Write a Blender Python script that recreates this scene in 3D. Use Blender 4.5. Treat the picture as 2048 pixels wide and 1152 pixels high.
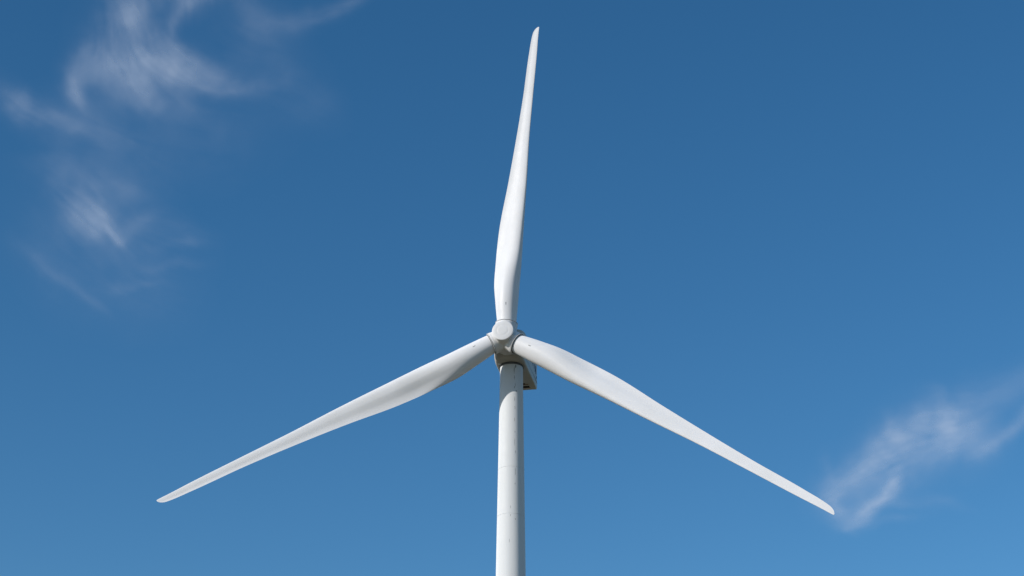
import bpy, bmesh, math
import numpy as np
from mathutils import Vector, Matrix
R = math.radians
for o in list(bpy.data.objects):
    bpy.data.objects.remove(o, do_unlink=True)
scene = bpy.context.scene
COL = scene.collection

# ------------------------------------------------------------------ camera
CAM = np.array([0.0, -179.9882, 1.7])          # photographer standing in the field
PITCH, PAN, ROLL, FPX = R(25.3899), R(0.0080), R(0.1965), 3826.2422
fw = np.array([math.sin(PAN)*math.cos(PITCH), math.cos(PAN)*math.cos(PITCH), math.sin(PITCH)])
rt0 = np.array([math.cos(PAN), -math.sin(PAN), 0.0]); up0 = np.cross(rt0, fw)
rt = rt0*math.cos(ROLL) + up0*math.sin(ROLL); up = -rt0*math.sin(ROLL) + up0*math.cos(ROLL)
cd = bpy.data.cameras.new('camera'); cam = bpy.data.objects.new('camera', cd); COL.objects.link(cam)
cam.matrix_world = Matrix(((rt[0], up[0], -fw[0], CAM[0]), (rt[1], up[1], -fw[1], CAM[1]),
                           (rt[2], up[2], -fw[2], CAM[2]), (0, 0, 0, 1)))
cd.sensor_width = 36.0; cd.lens = FPX/2048*36.0
cd.clip_start = 0.5; cd.clip_end = 200000.0
scene.camera = cam
scene.render.resolution_x = 1024; scene.render.resolution_y = 576

# ------------------------------------------------------------------ sky and sun
SUN_AZ = 57.0      # degrees to the left of the line from the tower to the camera
SUN_EL = 25.0
sun_dir = Vector((-math.sin(R(SUN_AZ))*math.cos(R(SUN_EL)), -math.cos(R(SUN_AZ))*math.cos(R(SUN_EL)), math.sin(R(SUN_EL))))
world = bpy.data.worlds.new('World'); scene.world = world; world.use_nodes = True
nt = world.node_tree; bg = nt.nodes['Background']
sky = nt.nodes.new('ShaderNodeTexSky'); sky.sky_type = 'NISHITA'; sky.sun_disc = False
sky.sun_elevation = R(SUN_EL); sky.sun_rotation = R(180.0+SUN_AZ)
sky.altitude = 300; sky.air_density = 1.0; sky.dust_density = 0.3; sky.ozone_density = 3.0
gam = nt.nodes.new('ShaderNodeGamma'); gam.inputs[1].default_value = 1.1
hsv = nt.nodes.new('ShaderNodeHueSaturation'); hsv.inputs['Saturation'].default_value = 1.21; hsv.inputs['Hue'].default_value = 0.494
nt.links.new(sky.outputs[0], gam.inputs[0]); nt.links.new(gam.outputs[0], hsv.inputs['Color'])
nt.links.new(hsv.outputs[0], bg.inputs[0]); bg.inputs[1].default_value = 0.100
sl = bpy.data.lights.new('sun', 'SUN'); sl.energy = 4.9; sl.angle = R(0.53); sl.color = (1.0, 0.955, 0.90)
so = bpy.data.objects.new('sun', sl); COL.objects.link(so)
so.rotation_euler = sun_dir.to_track_quat('Z', 'Y').to_euler()
vs = scene.view_settings
vs.view_transform = 'Standard'; vs.look = 'None'; vs.exposure = 0.0; vs.gamma = 1.0; vs.use_curve_mapping = False

# ------------------------------------------------------------------ helpers
def mesh_obj(name, verts, faces, mat, parent=None, smooth=True):
    me = bpy.data.meshes.new(name)
    me.from_pydata([tuple(map(float, v)) for v in verts], [], faces); me.update()
    if smooth:
        me.polygons.foreach_set('use_smooth', [True]*len(me.polygons))
    me.materials.append(mat)
    o = bpy.data.objects.new(name, me); COL.objects.link(o)
    if parent: o.parent = parent
    return o

def empty(name, loc=(0, 0, 0)):
    o = bpy.data.objects.new(name, None); COL.objects.link(o); o.location = loc; return o

def tag(o, **k):
    for a, b in k.items(): o[a] = b
    return o

def sharp(o, deg=35):
    me = o.data; bm = bmesh.new(); bm.from_mesh(me)
    bmesh.ops.recalc_face_normals(bm, faces=bm.faces)
    for e in bm.edges:
        if len(e.link_faces) == 2 and e.calc_face_angle(0) > R(deg): e.smooth = False
    bm.to_mesh(me); bm.free(); return o

def lathe(profile, origin, axis, n=96, close=True):
    """profile: list of (distance along axis, radius)"""
    ax = np.array(axis, float); ax /= np.linalg.norm(ax)
    ref = np.array([0, 0, 1.0]) if abs(ax[2]) < .9 else np.array([1.0, 0, 0])
    a = np.cross(ref, ax); a /= np.linalg.norm(a); b = np.cross(ax, a)
    V, F = [], []
    for h, r in profile:
        for i in range(n):
            t = 2*math.pi*i/n
            V.append(np.array(origin) + ax*h + (a*math.cos(t)+b*math.sin(t))*r)
    m = len(profile)
    for j in range(m-1):
        for i in range(n):
            F.append((j*n+i, j*n+(i+1) % n, (j+1)*n+(i+1) % n, (j+1)*n+i))
    if close:
        F.append(tuple(reversed(range(n)))); F.append(tuple(range((m-1)*n, m*n)))
    return V, F

# ------------------------------------------------------------------ materials
def paint(name, col, rough=0.42, dirt=0.05, scale=0.6, streak=False, bump=0.0):
    m = bpy.data.materials.new(name); m.use_nodes = True; t = m.node_tree; N = t.nodes; L = t.links
    b = N['Principled BSDF']; b.inputs['Roughness'].default_value = rough
    b.inputs['Specular IOR Level'].default_value = 0.4
    b.inputs['Diffuse Roughness'].default_value = 0.9
    tc = N.new('ShaderNodeTexCoord'); mp = N.new('ShaderNodeMapping')
    L.new(tc.outputs['Object'], mp.inputs[0])
    if streak: mp.inputs['Scale'].default_value = (2.2, 2.2, 0.12)
    n1 = N.new('ShaderNodeTexNoise'); n1.inputs['Scale'].default_value = scale; n1.inputs['Detail'].default_value = 9
    n1.inputs['Roughness'].default_value = 0.6
    L.new(mp.outputs[0], n1.inputs[0])
    rp = N.new('ShaderNodeValToRGB'); L.new(n1.outputs[0], rp.inputs[0])
    rp.color_ramp.elements[0].position = 0.3; rp.color_ramp.elements[1].position = 0.7
    rp.color_ramp.elements[0].color = (1-dirt*1.0, 1-dirt*1.05, 1-dirt*1.3, 1); rp.color_ramp.elements[1].color = (1, 1, 1, 1)
    mx = N.new('ShaderNodeMix'); mx.data_type = 'RGBA'; mx.blend_type = 'MULTIPLY'; mx.inputs[0].default_value = 1
    mx.inputs[6].default_value = (*col, 1); L.new(rp.outputs[0], mx.inputs[7]); L.new(mx.outputs[2], b.inputs['Base Color'])
    n2 = N.new('ShaderNodeTexNoise'); n2.inputs['Scale'].default_value = 1.3; n2.inputs['Detail'].default_value = 4
    L.new(tc.outputs['Object'], n2.inputs[0])
    rr = N.new('ShaderNodeMapRange'); rr.inputs[3].default_value = rough-.07; rr.inputs[4].default_value = rough+.1
    L.new(n2.outputs[0], rr.inputs[0]); L.new(rr.outputs[0], b.inputs['Roughness'])
    if not bump: return m
    bp = N.new('ShaderNodeBump'); bp.inputs['Strength'].default_value = bump; bp.inputs['Distance'].default_value = 0.05
    L.new(n2.outputs[0], bp.inputs['Height']); L.new(bp.outputs[0], b.inputs['Normal'])
    return m

M_BLADE = paint('blade_gelcoat', (0.77, 0.77, 0.785), 0.5, 0.05, 0.35)
M_TOWER = paint('tower_paint', (0.73, 0.74, 0.75), 0.6, 0.06, 1.0, streak=True)
M_SPIN = paint('spinner_paint', (0.73, 0.73, 0.74), 0.5, 0.06, 0.9)
M_NAC = paint('nacelle_paint', (0.57, 0.55, 0.51), 0.5, 0.10, 0.8)
M_SEAL = paint('rubber_seal', (0.13, 0.14, 0.15), 0.7, 0.2, 2)
M_DARK = paint('dark_opening', (0.02, 0.02, 0.022), 0.8, 0.2, 2)
M_MARK = paint('grey_marking', (0.30, 0.31, 0.33), 0.6, 0.2, 6)
M_BLUE = paint('blue_lettering', (0.03, 0.09, 0.22), 0.5, 0.2, 6)
M_STAIN = paint('oil_stain', (0.34, 0.35, 0.36), 0.6, 0.3, 9)
M_RUST = paint('rusty_steel', (0.26, 0.11, 0.06), 0.8, 0.3, 5)

# ------------------------------------------------------------------ ground (below the frame; lights the undersides)
mg = bpy.data.materials.new('dry_meadow'); mg.use_nodes = True; t = mg.node_tree
b = t.nodes['Principled BSDF']; b.inputs['Roughness'].default_value = 0.95
tc = t.nodes.new('ShaderNodeTexCoord'); n1 = t.nodes.new('ShaderNodeTexNoise'); n1.inputs['Scale'].default_value = 0.02; n1.inputs['Detail'].default_value = 14
rp = t.nodes.new('ShaderNodeValToRGB'); rp.color_ramp.elements[0].position = .35; rp.color_ramp.elements[1].position = .65
rp.color_ramp.elements[0].color = (.045, .05, .02, 1); rp.color_ramp.elements[1].color = (.13, .095, .05, 1)
t.links.new(tc.outputs['Object'], n1.inputs[0]); t.links.new(n1.outputs[0], rp.inputs[0]); t.links.new(rp.outputs[0], b.inputs['Base Color'])
rng = np.random.default_rng(7)
GV, GF = [(0, 0, 0)], []
rad = [15, 40, 90, 180, 350, 700, 1500, 4000, 12000, 60000]
NA = 72
for j, r_ in enumerate(rad):
    for i in range(NA):
        a_ = 2*math.pi*i/NA
        z_ = 0 if r_ < 300 else -0.004*r_ + 0.012*r_*math.sin(3*a_+j)*math.sin(2*a_-j*1.7) if r_ < 20000 else -120
        GV.append((r_*math.cos(a_), r_*math.sin(a_), z_))
for i in range(NA): GF.append((0, 1+i, 1+(i+1) % NA))
for j in range(len(rad)-1):
    for i in range(NA):
        GF.append((1+j*NA+i, 1+(j+1)*NA+i, 1+(j+1)*NA+(i+1) % NA, 1+j*NA+(i+1) % NA))
tag(mesh_obj('ground', GV, GF, mg), kind='structure')

# ------------------------------------------------------------------ wind turbine
H = 80.0
turb = empty('wind_turbine')
tag(turb, label='white three-bladed wind turbine on a tapered tubular tower against blue sky', category='wind turbine')
YAW, TILT = R(10.5785), R(5.0)
ax_h = np.array([-math.sin(YAW), -math.cos(YAW), 0.0])                      # nacelle points this way
n_ = np.array([-math.sin(YAW)*math.cos(TILT), -math.cos(YAW)*math.cos(TILT), math.sin(TILT)])
r_ax = np.array([math.cos(YAW), -math.sin(YAW), 0.0]); u_ax = np.cross(n_, r_ax)
C0 = np.array([0, 0, H]) + 3.3816*ax_h                                      # rotor centre

# --- tower: welded cans, each a part, slightly recessed joints
TOP = H-1.92
def tower_r(z): return TR0 + (TOP-z)*TRK
TR0, TRK = 1.155, 0.0136
seams = [0.0, 12.0, 24.0, 35.5, 45.9, 50.6, 55.3, 62.1, 67.0, TOP]
for i in range(len(seams)-1):
    z0, z1 = seams[i], seams[i+1]; g = 0.012
    prof = [(z0+.0005, tower_r(z0)-.018), (z0+g, tower_r(z0)), (z1-g, tower_r(z1)), (z1-.0005, tower_r(z1)-.018)]
    V, F = lathe(prof, (0, 0, 0), (0, 0, 1), 128, close=True)
    sharp(mesh_obj('tower_section', V, F, M_TOWER, turb), 50)
V, F = lathe([(TOP-.01, 1.17), (TOP, 1.24), (TOP+.10, 1.24), (TOP+.11, 1.2), (TOP+.3, 1.2)], (0, 0, 0), (0, 0, 1), 96)
sharp(mesh_obj('yaw_ring', V, F, M_SEAL, turb))
# oil runs and scuffs on the tower skin: thin curved patches 2 mm proud
def tower_patch(az, z0, z1, w, name='oil_streak'):
    V, F = [], []; ns = 7; rs = np.random.default_rng(int(abs(az*91+z0*13)))
    for j in range(ns):
        z = z0+(z1-z0)*j/(ns-1); ww = w*(.25+.75*math.sin(math.pi*(j+.5)/ns))*rs.uniform(.6, 1.2); sh = rs.uniform(-.2, .2)*w
        for s in (-1, 0, 1):
            a_ = R(az)+(s*ww/2+sh)/tower_r(z); rr = tower_r(z)+.003
            V.append((rr*math.sin(a_), -rr*math.cos(a_), z))
        if j: F += [(3*j-3, 3*j-2, 3*j+1, 3*j), (3*j-2, 3*j-1, 3*j+2, 3*j+1)]
    return mesh_obj(name, V, F, M_STAIN, turb)
OIL = [(14, .3, 1.1, .07), (21, .1, .45, .14), (15, 1.3, 1.75, .06), (19, 2.1, 2.5, .05), (15, 2.45, 2.7, .07), (24, 2.9, 3.05, .12),
       (16, 3.6, 4.1, .05), (17, 4.6, 5.0, .06), (15, 5.9, 6.3, .05), (17, 7.3, 7.5, .06), (15.5, 8.1, 8.9, .035), (19, 9.4, 9.7, .05),
       (18, 11.2, 12.0, .05), (17, 12.8, 13.0, .07), (-2, 15.2, 15.5, .05), (-2, 16.1, 16.3, .05), (18, 16.5, 16.65, .07), (-6, 18.6, 19.0, .04), (-8, 25.0, 25.3, .06)]
for az, d0, d1, w in OIL: tower_patch(az, TOP-d1, TOP-d0, w)

# --- nacelle: lofted rounded box along the horizontal axis
def nac_pt(x, y, z): return np.array([0, 0, H]) - ax_h*x + r_ax*y + np.array([0, 0, z])   # x rearwards, y to the right
def ring(x, hw, zb, zt, rc, n=8):
    pts = []
    for (cy, cz, a0) in ((hw-rc, zt-rc, 0), (-hw+rc, zt-rc, 90), (-hw+rc, zb+rc, 180), (hw-rc, zb+rc, 270)):
        for i in range(n+1):
            a_ = R(a0+90*i/n); pts.append(nac_pt(x, cy+rc*math.cos(a_), cz+rc*math.sin(a_)))
    return pts
secs = [(-2.05, 1.30, -1.25, 1.35, .75), (-1.95, 1.40, -1.42, 1.5, .65), (-1.6, 1.48, -1.62, 1.6, .5), (-1.2, 1.52, -1.70, 1.66, .32), (-.5, 1.54, -1.74, 1.70, .2),
        (2.0, 1.54, -1.74, 1.74, .14), (5.0, 1.53, -1.72, 1.74, .14), (6.6, 1.50, -1.68, 1.72, .14), (6.85, 1.46, -1.60, 1.68, .16), (7.0, 1.36, -1.45, 1.55, .2)]
V, F = [], []; m = 36
for s in secs: V += ring(*s)
for j in range(len(secs)-1):
    for i in range(m):
        F.append((j*m+i, (j+1)*m+i, (j+1)*m+(i+1) % m, j*m+(i+1) % m))
F.append(tuple(range(m))); F.append(tuple(reversed(range((len(secs)-1)*m, len(secs)*m))))
nac = sharp(mesh_obj('nacelle', V, F, M_NAC, turb), 40)

def nac_box(name, x0, x1, y0, y1, z0, z1, mat, bevel=0.0, parent=nac):
    V = [nac_pt(x, y, z) for x in (x0, x1) for y in (y0, y1) for z in (z0, z1)]
    F = [(0, 1, 3, 2), (4, 6, 7, 5), (0, 4, 5, 1), (2, 3, 7, 6), (0, 2, 6, 4), (1, 5, 7, 3)]
    o = mesh_obj(name, V, F, mat, parent, False)
    bm = bmesh.new(); bm.from_mesh(o.data); bmesh.ops.recalc_face_normals(bm, faces=bm.faces)
    if bevel: bmesh.ops.bevel(bm, geom=list(bm.edges), offset=bevel, segments=2, affect='EDGES')
    bm.to_mesh(o.data); bm.free(); return o
nac_box('vent', 5.5, 5.85, -.75, .85, -1.745, -1.69, M_DARK)
nac_box('vent_frame', 5.87, 5.95, -.8, .9, -1.75, -1.68, M_RUST)
nac_box('service_hatch', 4.7, 4.95, -.3, .55, -1.745, -1.70, M_DARK)
nac_box('bracket', 4.97, 5.07, -.1, .85, -1.75, -1.70, M_RUST)
nac_box('drain_cover', -1.0, -.75, -.55, .95-.6, -1.755, -1.70, M_SEAL, .01)
nac_box('lifting_lug', -1.0, -.8, -1.15, -.85, -1.82, -1.70, M_SPIN, .03)
nac_box('panel_seam', -1.3, 6.7, 1.525, 1.548, -1.05, -1.03, M_SEAL)
# side markings, as slanted dark strokes
def stroke(x0, z0, x1, z1, w, mat=M_BLUE):
    d = np.array([x1-x0, z1-z0]); d /= np.linalg.norm(d); p = np.array([-d[1], d[0]])*w/2
    Q = [(x0+p[0], z0+p[1]), (x1+p[0], z1+p[1]), (x1-p[0], z1-p[1]), (x0-p[0], z0-p[1])]
    V = [nac_pt(q[0], 1.556, q[1]) for q in Q] + [nac_pt(q[0], 1.52, q[1]) for q in Q]
    F = [(0, 1, 2, 3), (7, 6, 5, 4), (0, 4, 5, 1), (1, 5, 6, 2), (2, 6, 7, 3), (3, 7, 4, 0)]
    return sharp(mesh_obj('letter', V, F, mat, nac, False))
for a in [
    (3.0, -.05, 3.4, .6, .10), (3.4, .6, 3.7, -.05, .10), (4.0, -.1, 4.0, .6, .10), (4.0, .6, 4.4, .55, .08),
    (4.7, -.1, 4.9, .6, .12), (5.2, -.25, 5.5, .5, .14), (5.5, .5, 5.8, -.3, .14), (5.9, -.75, 6.15, -.45, .12)]:
    stroke(*a)

# --- spinner: body of revolution fused with three sleeves (voxel union, relaxed)
TH0 = R(4.1276); CONE = R(3.6344)
bm = bmesh.new()
def add(VF):
    vv = [bm.verts.new(tuple(v)) for v in VF[0]]
    for f in VF[1]: bm.faces.new([vv[i] for i in f])
SP = [(-1.55, 1.16), (-1.50, 1.24), (-.9, 1.27), (-.2, 1.24), (.5, 1.16), (1.05, 1.07), (1.52, 1.01)]
add(lathe(SP, C0, n_, 96))
blade_dirs = []
for k in range(3):
    th = TH0+R(120*k); s = math.sin(th)*r_ax+math.cos(th)*u_ax; t_ = math.cos(th)*r_ax-math.sin(th)*u_ax
    s2 = s*math.cos(CONE)+n_*math.sin(CONE); n2 = n_*math.cos(CONE)-s*math.sin(CONE); blade_dirs.append((s2, t_, n2))
    add(lathe([(0.2, 1.08), (1.1, 1.10), (1.40, 1.13), (1.50, 1.12)], C0, s2, 72))
me = bpy.data.meshes.new('spinner'); bm.to_mesh(me); bm.free()
tmp = bpy.data.objects.new('spinner', me); COL.objects.link(tmp)
rm = tmp.modifiers.new('r', 'REMESH'); rm.mode = 'VOXEL'; rm.voxel_size = 0.04; rm.use_smooth_shade = True
sm = tmp.modifiers.new('s', 'SMOOTH'); sm.factor = 0.5; sm.iterations = 7
dg = bpy.context.evaluated_depsgraph_get(); me2 = bpy.data.meshes.new_from_object(tmp.evaluated_get(dg))
tmp.modifiers.clear(); tmp.data = me2; spin = tmp; spin.parent = turb
me2.materials.clear(); me2.materials.append(M_SPIN)
me2.polygons.foreach_set('use_smooth', [True]*len(me2.polygons))
# nose cap: shallow dome with a rolled rim and a faint inner ring
z0 = SP[-1][0]
prof = [(z0-.25, 1.00), (z0-.05, 1.03), (z0-.04, 1.07), (z0-.01, 1.09), (z0+.02, 1.085), (z0+.04, 1.06), (z0+.06, .98), (z0+.085, .8), (z0+.105, .6), (z0+.103, .588), (z0+.108, .575), (z0+.12, .35), (z0+.125, .15), (z0+.126, .02)]
V, F = lathe(prof, C0, n_, 96); sharp(mesh_obj('nose_cap', V, F, M_SPIN, spin), 60)
V, F = lathe([(-1.76, 1.05), (-1.76, 1.30), (-1.60, 1.30), (-1.60, 1.05)], C0, n_, 96); sharp(mesh_obj('hub_seal', V, F, M_SEAL, spin))

# --- blades
BL, ROOT = 38.2805, 1.62
KN = np.array([0, .06, .12, .19, .3, .45, .6, .75, .9, .97, 1.0])
LE = np.array([0.974, 0.951, 0.898, 0.923, 0.877, 0.795, 0.62, 0.569, 0.53, 0.477, 0.485])
TE = np.array([0.973, 1.362, 1.74, 1.834, 1.768, 1.255, 0.844, 0.537, 0.377, 0.214, 0.027])
BEND, TW0, BP = -1.1866, 12.3986, 3.2564
def hermite(xs, k, v):
    d = np.gradient(v, k); i = np.clip(np.searchsorted(k, xs)-1, 0, len(k)-2); h = k[i+1]-k[i]; t = (xs-k[i])/h
    return (2*t**3-3*t*t+1)*v[i]+(t**3-2*t*t+t)*h*d[i]+(-2*t**3+3*t*t)*v[i+1]+(t**3-t*t)*h*d[i+1]
def thick(x): return np.interp(x, [0, .05, .10, .15, .2, .3, .45, 1], [1, .98, .84, .70, .60, .45, .32, .17])
def section(x, a):
    c = (1-np.cos(a))/2; circ = np.sin(a)*.5; t = thick(x)
    th = 5*t*(.2969*np.sqrt(c)-.126*c-.3516*c**2+.2843*c**3-.1036*c**4); camb = .04*4*c*(1-c)
    up_ = np.sin(a) >= 0
    air = np.where(up_, th*.8, -th*1.2)-camb+np.where(up_, -.35*t*np.clip((c-.45)/.55, 0, 1)*np.clip((1-c)/.3, 0, 1)*.5*CUSP, 0)
    w = np.clip((x-.03)/.22, 0, 1); w = w*w*(3-2*w)
    return c, (1-w)*circ+w*air
CUSP = 1.0
def blade_point(x, a, dirs, lift=0.0):
    s2, t_, n2 = dirs
    xs = np.array([x]); l = hermite(xs, KN, LE)[0]; e = hermite(xs, KN, TE)[0]
    if x > .976:      # round the very tip
        q = math.sqrt(max(0.0, 1-((x-.976)/.024)**2)); ml = hermite(np.array([1.0]), KN, LE)[0]-.03
        l = ml+(l-ml)*q; e = -ml+.02+(e+ml-.02)*q
    c, h = section(x, a); ch = l+e
    tw = R(BP+TW0*(1-x)**2.2); lx = l-c*ch; hx = h*ch+lift
    C = C0+s2*(ROOT+x*(BL-ROOT))+n2*BEND*x*x
    T = t_*math.cos(tw)+n2*math.sin(tw); N = -t_*math.sin(tw)+n2*math.cos(tw)
    return C+np.outer(lx, T)+np.outer(hx, N)
XS = np.concatenate([np.linspace(0, .3, 46), np.linspace(.315, .96, 60), 1-.035*np.cos(np.linspace(.1, math.pi/2-.02, 12))])
XS = np.sort(XS)
NA_ = 64
AA = np.linspace(0, 2*math.pi, NA_, endpoint=False)
labels = ['blade pointing almost straight up', 'blade reaching down to the right', 'blade reaching down to the left']
for k in range(3):
    D_ = blade_dirs[k]; V = []
    for x in XS: V += list(blade_point(x, AA, D_))
    F = []
    for j in range(len(XS)-1):
        for i in range(NA_): F.append((j*NA_+i, j*NA_+(i+1) % NA_, (j+1)*NA_+(i+1) % NA_, (j+1)*NA_+i))
    F.append(tuple(range(NA_))); F.append(tuple(range((len(XS)-1)*NA_, len(XS)*NA_)))
    bl = sharp(mesh_obj('blade', V, F, M_BLADE, turb), 75); bl['label'] = labels[k]
    V, F = lathe([(1.46, 1.0), (1.46, 1.075), (1.60, 1.075), (1.60, 1.0)], C0, D_[0], 96)
    sharp(mesh_obj('root_seal', V, F, M_SEAL, bl))
    if True:
        V, F = lathe([(1.53, 1.02), (1.53, 1.13), (1.56, 1.15), (1.575, 1.13), (1.575, 1.02)], C0, D_[0], 96)
        sharp(mesh_obj('root_collar', V, F, M_SPIN, bl))
    # little printed mark near the root, on the front face
    P = []
    am = 1.2
    for (x, da) in ((.043, -.035), (.051, -.035), (.051, .035), (.043, .035)):
        P.append(blade_point(x, np.array([am+da]), D_, .006)[0])
    P2 = [blade_point(x, np.array([am+da]), D_, -.02)[0] for (x, da) in ((.043, -.035), (.051, -.035), (.051, .035), (.043, .035))]
    mesh_obj('blade_mark', P+P2, [(0, 1, 2, 3), (7, 6, 5, 4), (0, 4, 5, 1), (1, 5, 6, 2), (2, 6, 7, 3), (3, 7, 4, 0)], M_MARK, bl, False)

# ------------------------------------------------------------------ cirrus clouds: thin sheets of ice fibres, about 7 km up
mc = bpy.data.materials.new('cirrus_ice'); mc.use_nodes = True; t = mc.node_tree; N = t.nodes; L = t.links
N.remove(N['Principled BSDF']); out = N['Material Output']
at = N.new('ShaderNodeAttribute'); at.attribute_name = 'ice_amount'
tc = N.new('ShaderNodeTexCoord')
nz = N.new('ShaderNodeTexNoise'); nz.inputs['Scale'].default_value = 0.004; nz.inputs['Detail'].default_value = 6
L.new(tc.outputs['Object'], nz.inputs[0])
mr = N.new('ShaderNodeMapRange'); mr.inputs[3].default_value = .8; mr.inputs[4].default_value = 1.2; L.new(nz.outputs[0], mr.inputs[0])
mu = N.new('ShaderNodeMath'); mu.operation = 'MULTIPLY'; mu.use_clamp = True
L.new(at.outputs['Fac'], mu.inputs[0]); L.new(mr.outputs[0], mu.inputs[1])
tr = N.new('ShaderNodeBsdfTransparent'); tl = N.new('ShaderNodeBsdfTranslucent'); df = N.new('ShaderNodeBsdfDiffuse')
tl.inputs[0].default_value = (.86, .91, .98, 1); df.inputs[0].default_value = (.86, .91, .98, 1)  # slight blue tint paints the airlight of the distance into the ice colour
m1 = N.new('ShaderNodeMixShader'); m1.inputs[0].default_value = .25
L.new(tl.outputs[0], m1.inputs[1]); L.new(df.outputs[0], m1.inputs[2])
m2 = N.new('ShaderNodeMixShader'); L.new(mu.outputs[0], m2.inputs[0]); L.new(tr.outputs[0], m2.inputs[1]); L.new(m1.outputs[0], m2.inputs[2])
L.new(m2.outputs[0], out.inputs[0])

ALT = 7000.0; CLOUD_GAIN = 0.70
def vnoise(shape, cell, rs, sx=1.0, sy=1.0):
    """smooth value noise on a grid; cell in samples, stretched by sx, sy"""
    h, w = shape; gy = int(h/(cell*sy))+4; gx = int(w/(cell*sx))+4
    g = rs.random((gy, gx)); Y = np.arange(h)/(cell*sy)+.5; X = np.arange(w)/(cell*sx)+.5
    yi = Y.astype(int); xi = X.astype(int); fy = (Y-yi); fx = (X-xi); fy = (fy*fy*(3-2*fy))[:, None]; fx = (fx*fx*(3-2*fx))[None]
    a = g[np.ix_(yi, xi)]; b_ = g[np.ix_(yi, xi+1)]; c = g[np.ix_(yi+1, xi)]; d = g[np.ix_(yi+1, xi+1)]
    return (a*(1-fx)+b_*fx)*(1-fy)+(c*(1-fx)+d*fx)*fy
def fbm(shape, cell, rs, octs=5, g=.55):
    v = 0; s = 0; a = 1
    for _ in range(octs):
        v = v+a*vnoise(shape, max(cell, 1.2), rs); s += a; a *= g; cell /= 2
    return v/s
def sample(img, X, Y):
    h, w = img.shape; X = np.clip(X, 0, w-1.001); Y = np.clip(Y, 0, h-1.001); xi = X.astype(int); yi = Y.astype(int); fx = X-xi; fy = Y-yi
    return (img[yi, xi]*(1-fx)+img[yi, xi+1]*fx)*(1-fy)+(img[yi+1, xi]*(1-fx)+img[yi+1, xi+1]*fx)*fy

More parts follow.
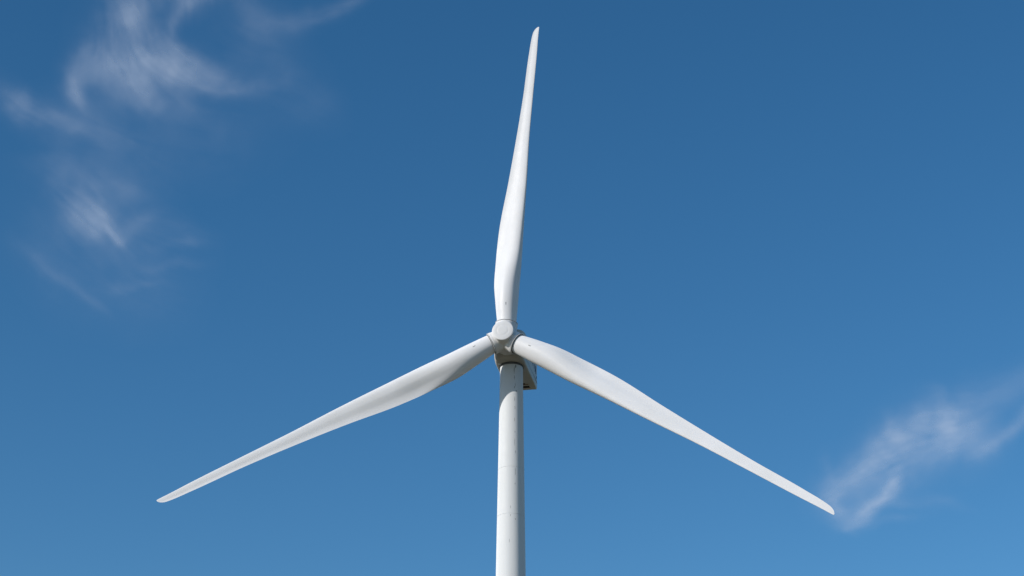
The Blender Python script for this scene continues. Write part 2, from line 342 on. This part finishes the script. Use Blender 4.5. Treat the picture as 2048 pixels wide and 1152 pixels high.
def cloud(label, box, strokes, seed, step=2.0, gain=1.0):
    """strokes: (polyline [(x, y, half-width)], peak opacity, softness); the grid is laid over the sheet of ice at ALT"""
    rs = np.random.default_rng(seed)
    x0, y0, x1, y1 = box
    xs = np.arange(x0, x1+.1, step); ys = np.arange(y0, y1+.1, step); shape = (len(ys), len(xs))
    X, Y = np.meshgrid(xs, ys)
    # domain warp so that no stroke keeps its smooth outline
    wx = (fbm(shape, 90/step, rs, 3)-.5)*40+(fbm(shape, 24/step, rs, 4, .5)-.5)*14
    wy = (fbm(shape, 90/step, rs, 3)-.5)*40+(fbm(shape, 24/step, rs, 4, .5)-.5)*14
    Xw, Yw = X+wx*.8, Y+wy*.8
    dens = np.zeros(shape); FX = np.zeros(shape)+1e-4; FY = np.zeros(shape); 
    for pts, op, soft in strokes:
        if len(pts) > 2:      # smooth the centre line
            A = np.array(pts, float); A = np.vstack([2*A[0]-A[1], A, 2*A[-1]-A[-2]]); q_ = []
            for i in range(1, len(A)-2):
                for u in np.linspace(0, 1, 5)[:-1]:
                    q_.append(.5*(2*A[i]+(A[i+1]-A[i-1])*u+(2*A[i-1]-5*A[i]+4*A[i+1]-A[i+2])*u*u+(3*A[i]-A[i-1]-3*A[i+1]+A[i+2])*u**3))
            pts = q_+[A[-2]]
        val = np.zeros(shape); nseg = len(pts)-1; iseg = 0
        for (ax, ay, aw), (bx, by, bw) in zip(pts[:-1], pts[1:]):
            dx, dy = bx-ax, by-ay; LL = dx*dx+dy*dy
            u = np.clip(((Xw-ax)*dx+(Yw-ay)*dy)/LL, 0, 1); dist = np.hypot(Xw-ax-u*dx, Yw-ay-u*dy); wd = aw+(bw-aw)*u
            wd = wd*1.25+3; tt = (iseg+u)/nseg; iseg += 1; fade = np.clip(np.minimum(tt, 1-tt)/.3, 0, 1); fade = .12+.88*fade*fade*(3-2*fade); v = fade*np.exp(-(dist/wd)**2*(1.0 if soft else 1.3)); val = np.maximum(val, v)
            d2 = np.hypot(X-ax-u*dx, Y-ay-u*dy); q = np.exp(-(d2/(wd*1.6))**2)*op; n_l = math.sqrt(LL)
            FX += q*dx/n_l; FY += q*dy/n_l
        dens = 1-(1-dens)*(1-np.clip(val*op, 0, 1))
    nn = np.hypot(FX, FY)+1e-6; FX /= nn; FY /= nn
    # line integral convolution of noise along the flow: the fibres
    src = rs.random(shape)*.5+vnoise(shape, 2.2, rs)*.6+vnoise(shape, 5, rs)*.5
    acc = np.zeros(shape); cnt = 0; ii, jj = np.meshgrid(np.arange(shape[1]), np.arange(shape[0]))
    for sgn in (-1, 1):
        px = ii.astype(float).copy(); py = jj.astype(float).copy()
        wob = (fbm(shape, 40/step, rs, 3)-.5)*1.3
        for it in range(30):
            fx = sample(FX, px, py); fy = sample(FY, px, py); wv = sample(wob, px, py)
            px += sgn*(fx-fy*wv); py += sgn*(fy+fx*wv)
            acc += sample(src, px, py); cnt += 1
    acc /= cnt; acc = (acc-acc.mean())/acc.std()
    big = sample(fbm(shape, 60/step, rs, 5, .5), ii+FX*0, jj+0.0); big = (big-big.mean())/big.std()
    mod = np.clip(1+.09*acc+.18*big, .2, 1.9)
    d = dens*mod
    for _ in range(2):      # thin ice has no hard edges
        p_ = np.pad(d, 1, mode='edge'); d = (p_[1:-1, 1:-1]*2+p_[:-2, 1:-1]+p_[2:, 1:-1]+p_[1:-1, :-2]+p_[1:-1, 2:])/6
    d = np.clip(d, 0, 1)*gain*CLOUD_GAIN
    # fade to nothing at the rim of the sheet
    ex = np.minimum(ii, shape[1]-1-ii)*step/30; ey = np.minimum(jj, shape[0]-1-jj)*step/30
    rim = np.clip(np.minimum(ex, ey), 0, 1); d = np.clip(d*rim*rim*(3-2*rim), 0, .95)
    alt = ALT+(vnoise(shape, 160/step, rs)-.5)*40
    DX = (X-1024)/FPX; DY = -(Y-576)/FPX
    dirs = fw[None, None]+DX[..., None]*rt+DY[..., None]*up
    k = (alt-CAM[2])/dirs[..., 2]; P = CAM+dirs*k[..., None]
    cen = P.reshape(-1, 3).mean(0)
    me = bpy.data.meshes.new('cirrus_cloud'); h, w = shape
    # keep only cells holding ice
    cell = np.maximum.reduce([d[:-1, :-1], d[1:, :-1], d[:-1, 1:], d[1:, 1:]]) > 0.002
    idx = np.arange(h*w).reshape(h, w)
    F = np.stack([idx[:-1, :-1], idx[1:, :-1], idx[1:, 1:], idx[:-1, 1:]], -1)[cell]
    used = np.unique(F); rem = np.full(h*w, -1); rem[used] = np.arange(len(used)); F = rem[F]
    Pv = (P.reshape(-1, 3)[used]-cen).astype(np.float32)
    me.vertices.add(len(used)); me.vertices.foreach_set('co', Pv.ravel())
    me.loops.add(F.size); me.loops.foreach_set('vertex_index', F.ravel().astype(np.int32))
    me.polygons.add(len(F)); me.polygons.foreach_set('loop_start', np.arange(0, F.size, 4, dtype=np.int32))
    me.update(calc_edges=True)
    me.polygons.foreach_set('use_smooth', [True]*len(F))
    at_ = me.attributes.new('ice_amount', 'FLOAT', 'POINT'); at_.data.foreach_set('value', d.reshape(-1)[used].astype(np.float32))
    me.materials.append(mc)
    o = bpy.data.objects.new('cirrus_cloud', me); COL.objects.link(o); o.location = cen
    tag(o, label=label, category='cloud', group='wispy cirrus clouds')
    return o

cloud('largest wispy white cloud, a curling hook with a long trailing tail at upper left', (-120, -130, 880, 420), [
    ([(255, -120, 50), (258, -40, 48), (262, 20, 42), (285, 70, 36), (318, 112, 32), (368, 142, 27), (420, 160, 21), (485, 168, 16), (570, 160, 10)], .30, 0),
    ([(235, -20, 22), (262, 40, 26), (300, 95, 26), (345, 135, 22), (395, 160, 18)], .13, 0),
    ([(345, 120, 10), (375, 158, 7), (410, 176, 7), (450, 180, 6), (500, 172, 5)], .07, 0),
    ([(460, -70, 30), (405, -15, 24), (360, 25, 15), (344, 60, 11), (352, 95, 12), (390, 125, 12), (440, 145, 10)], .24, 0),
    ([(300, -20, 40), (390, -25, 26), (480, -60, 20)], .18, 1),
    ([(285, 85, 34), (225, 105, 34), (180, 128, 26), (148, 158, 20), (150, 190, 15), (172, 215, 12)], .22, 1),
    ([(140, 150, 12), (148, 180, 11), (164, 208, 9)], .08, 0),
    ([(215, 110, 50), (270, 145, 44), (330, 175, 32), (300, 200, 22)], .24, 1),
    ([(250, 150, 26), (290, 190, 18), (320, 215, 10)], .14, 1),
    ([(-10, 170, 18), (25, 200, 20), (65, 222, 20), (110, 245, 15), (150, 262, 12), (205, 290, 10)], .19, 1),
    ([(20, 185, 12), (45, 205, 14), (80, 225, 12), (120, 240, 10)], .08, 0),
    ([(100, 200, 30), (160, 230, 24), (230, 280, 22), (320, 350, 22)], .09, 1),
    ([(60, 260, 18), (140, 310, 22), (240, 370, 24), (330, 420, 24)], .06, 1),
    ([(200, 180, 30), (330, 215, 20), (430, 245, 14)], .07, 1),
    ([(440, -60, 30), (480, 0, 24), (515, 42, 24), (580, 50, 18), (650, 28, 12), (720, -2, 10), (780, -30, 10)], .11, 1),
    ([(400, 50, 50), (520, 120, 50), (600, 200, 40), (660, 240, 30)], .05, 1),
    ([(200, 250, 70), (360, 280, 60), (520, 260, 50)], .05, 1),
], 11)
cloud('small faint wispy cloud puff with thin streaks at middle left below the hook', (-60, 290, 560, 720), [
    ([(120, 360, 30), (150, 395, 30), (165, 430, 26), (180, 460, 18), (195, 490, 12)], .13, 1),
    ([(160, 380, 22), (195, 405, 22), (220, 440, 17), (238, 468, 13), (248, 485, 10)], .24, 0),
    ([(150, 405, 24), (172, 436, 22), (190, 462, 18), (200, 480, 12)], .22, 1),
    ([(195, 425, 8), (215, 450, 7), (236, 476, 6), (248, 495, 5)], .14, 0),
    ([(235, 500, 9), (255, 470, 8), (275, 445, 9), (300, 430, 12), (325, 435, 12)], .08, 1),
    ([(150, 360, 50), (220, 420, 55), (270, 500, 40), (290, 560, 30)], .07, 1),
    ([(250, 425, 26), (310, 450, 24), (370, 470, 18), (430, 480, 14)], .05, 1),
    ([(240, 520, 10), (310, 498, 9), (370, 484, 8), (430, 488, 6)], .045, 0),
    ([(270, 545, 10), (340, 528, 8), (420, 532, 6)], .05, 0),
    ([(215, 578, 9), (255, 577, 6), (290, 572, 6), (330, 560, 5)], .07, 0),
    ([(20, 470, 14), (70, 515, 12), (120, 552, 10), (165, 585, 8), (200, 612, 7), (235, 640, 6)], .07, 0),
    ([(40, 320, 26), (130, 345, 30), (230, 375, 22), (290, 395, 14)], .08, 1),
    ([(40, 420, 40), (150, 520, 60), (280, 580, 60), (400, 560, 40)], .05, 1),
], 23)
cloud('wispy white cloud rising to the right beside the right blade tip', (1580, 660, 2220, 1130), [
    ([(1668, 1025, 16), (1660, 995, 15), (1672, 968, 14), (1700, 946, 14), (1735, 928, 15), (1780, 905, 18), (1830, 880, 20)], .28, 1),
    ([(1675, 985, 9), (1692, 960, 8), (1720, 940, 8), (1750, 925, 8)], .14, 0),
    ([(1655, 985, 10), (1670, 1012, 11), (1698, 1032, 12), (1730, 1025, 10), (1760, 1000, 9)], .22, 0),
    ([(1690, 1040, 11), (1722, 1024, 10), (1752, 1000, 10), (1776, 972, 11), (1792, 942, 14), (1815, 905, 20)], .40, 0),
    ([(1730, 1015, 5), (1757, 993, 5), (1780, 962, 5), (1790, 940, 6)], .16, 0),
    ([(1730, 935, 20), (1780, 900, 34), (1840, 880, 38), (1900, 862, 34), (1950, 850, 26)], .34, 1),
    ([(1760, 890, 20), (1810, 870, 26), (1870, 850, 28), (1930, 840, 22)], .16, 1),
    ([(1776, 825, 8), (1783, 845, 9), (1782, 870, 12), (1800, 895, 14)], .12, 0),
    ([(1866, 770, 8), (1876, 795, 11), (1888, 825, 16), (1905, 855, 20)], .12, 0),
    ([(1842, 822, 6), (1850, 845, 8), (1865, 865, 10)], .07, 0),
    ([(1880, 850, 30), (1940, 815, 30), (2000, 785, 28), (2060, 760, 24), (2150, 720, 20)], .14, 1),
    ([(1930, 920, 10), (1965, 898, 9), (2000, 876, 9), (2035, 852, 9), (2075, 822, 12), (2130, 790, 12)], .17, 0),
    ([(1780, 925, 36), (1860, 900, 40), (1950, 890, 30), (2020, 860, 20)], .14, 1),
    ([(1720, 1012, 10), (1790, 1000, 9), (1860, 1004, 9), (1950, 1020, 7)], .08, 1),
    ([(1640, 1040, 8), (1700, 1050, 8), (1780, 1040, 7), (1870, 1030, 6)], .09, 0),
    ([(1650, 890, 9), (1654, 930, 8), (1668, 960, 7)], .06, 1),
    ([(1630, 1010, 26), (1690, 985, 34), (1750, 955, 36), (1820, 920, 30)], .17, 1),
], 5)
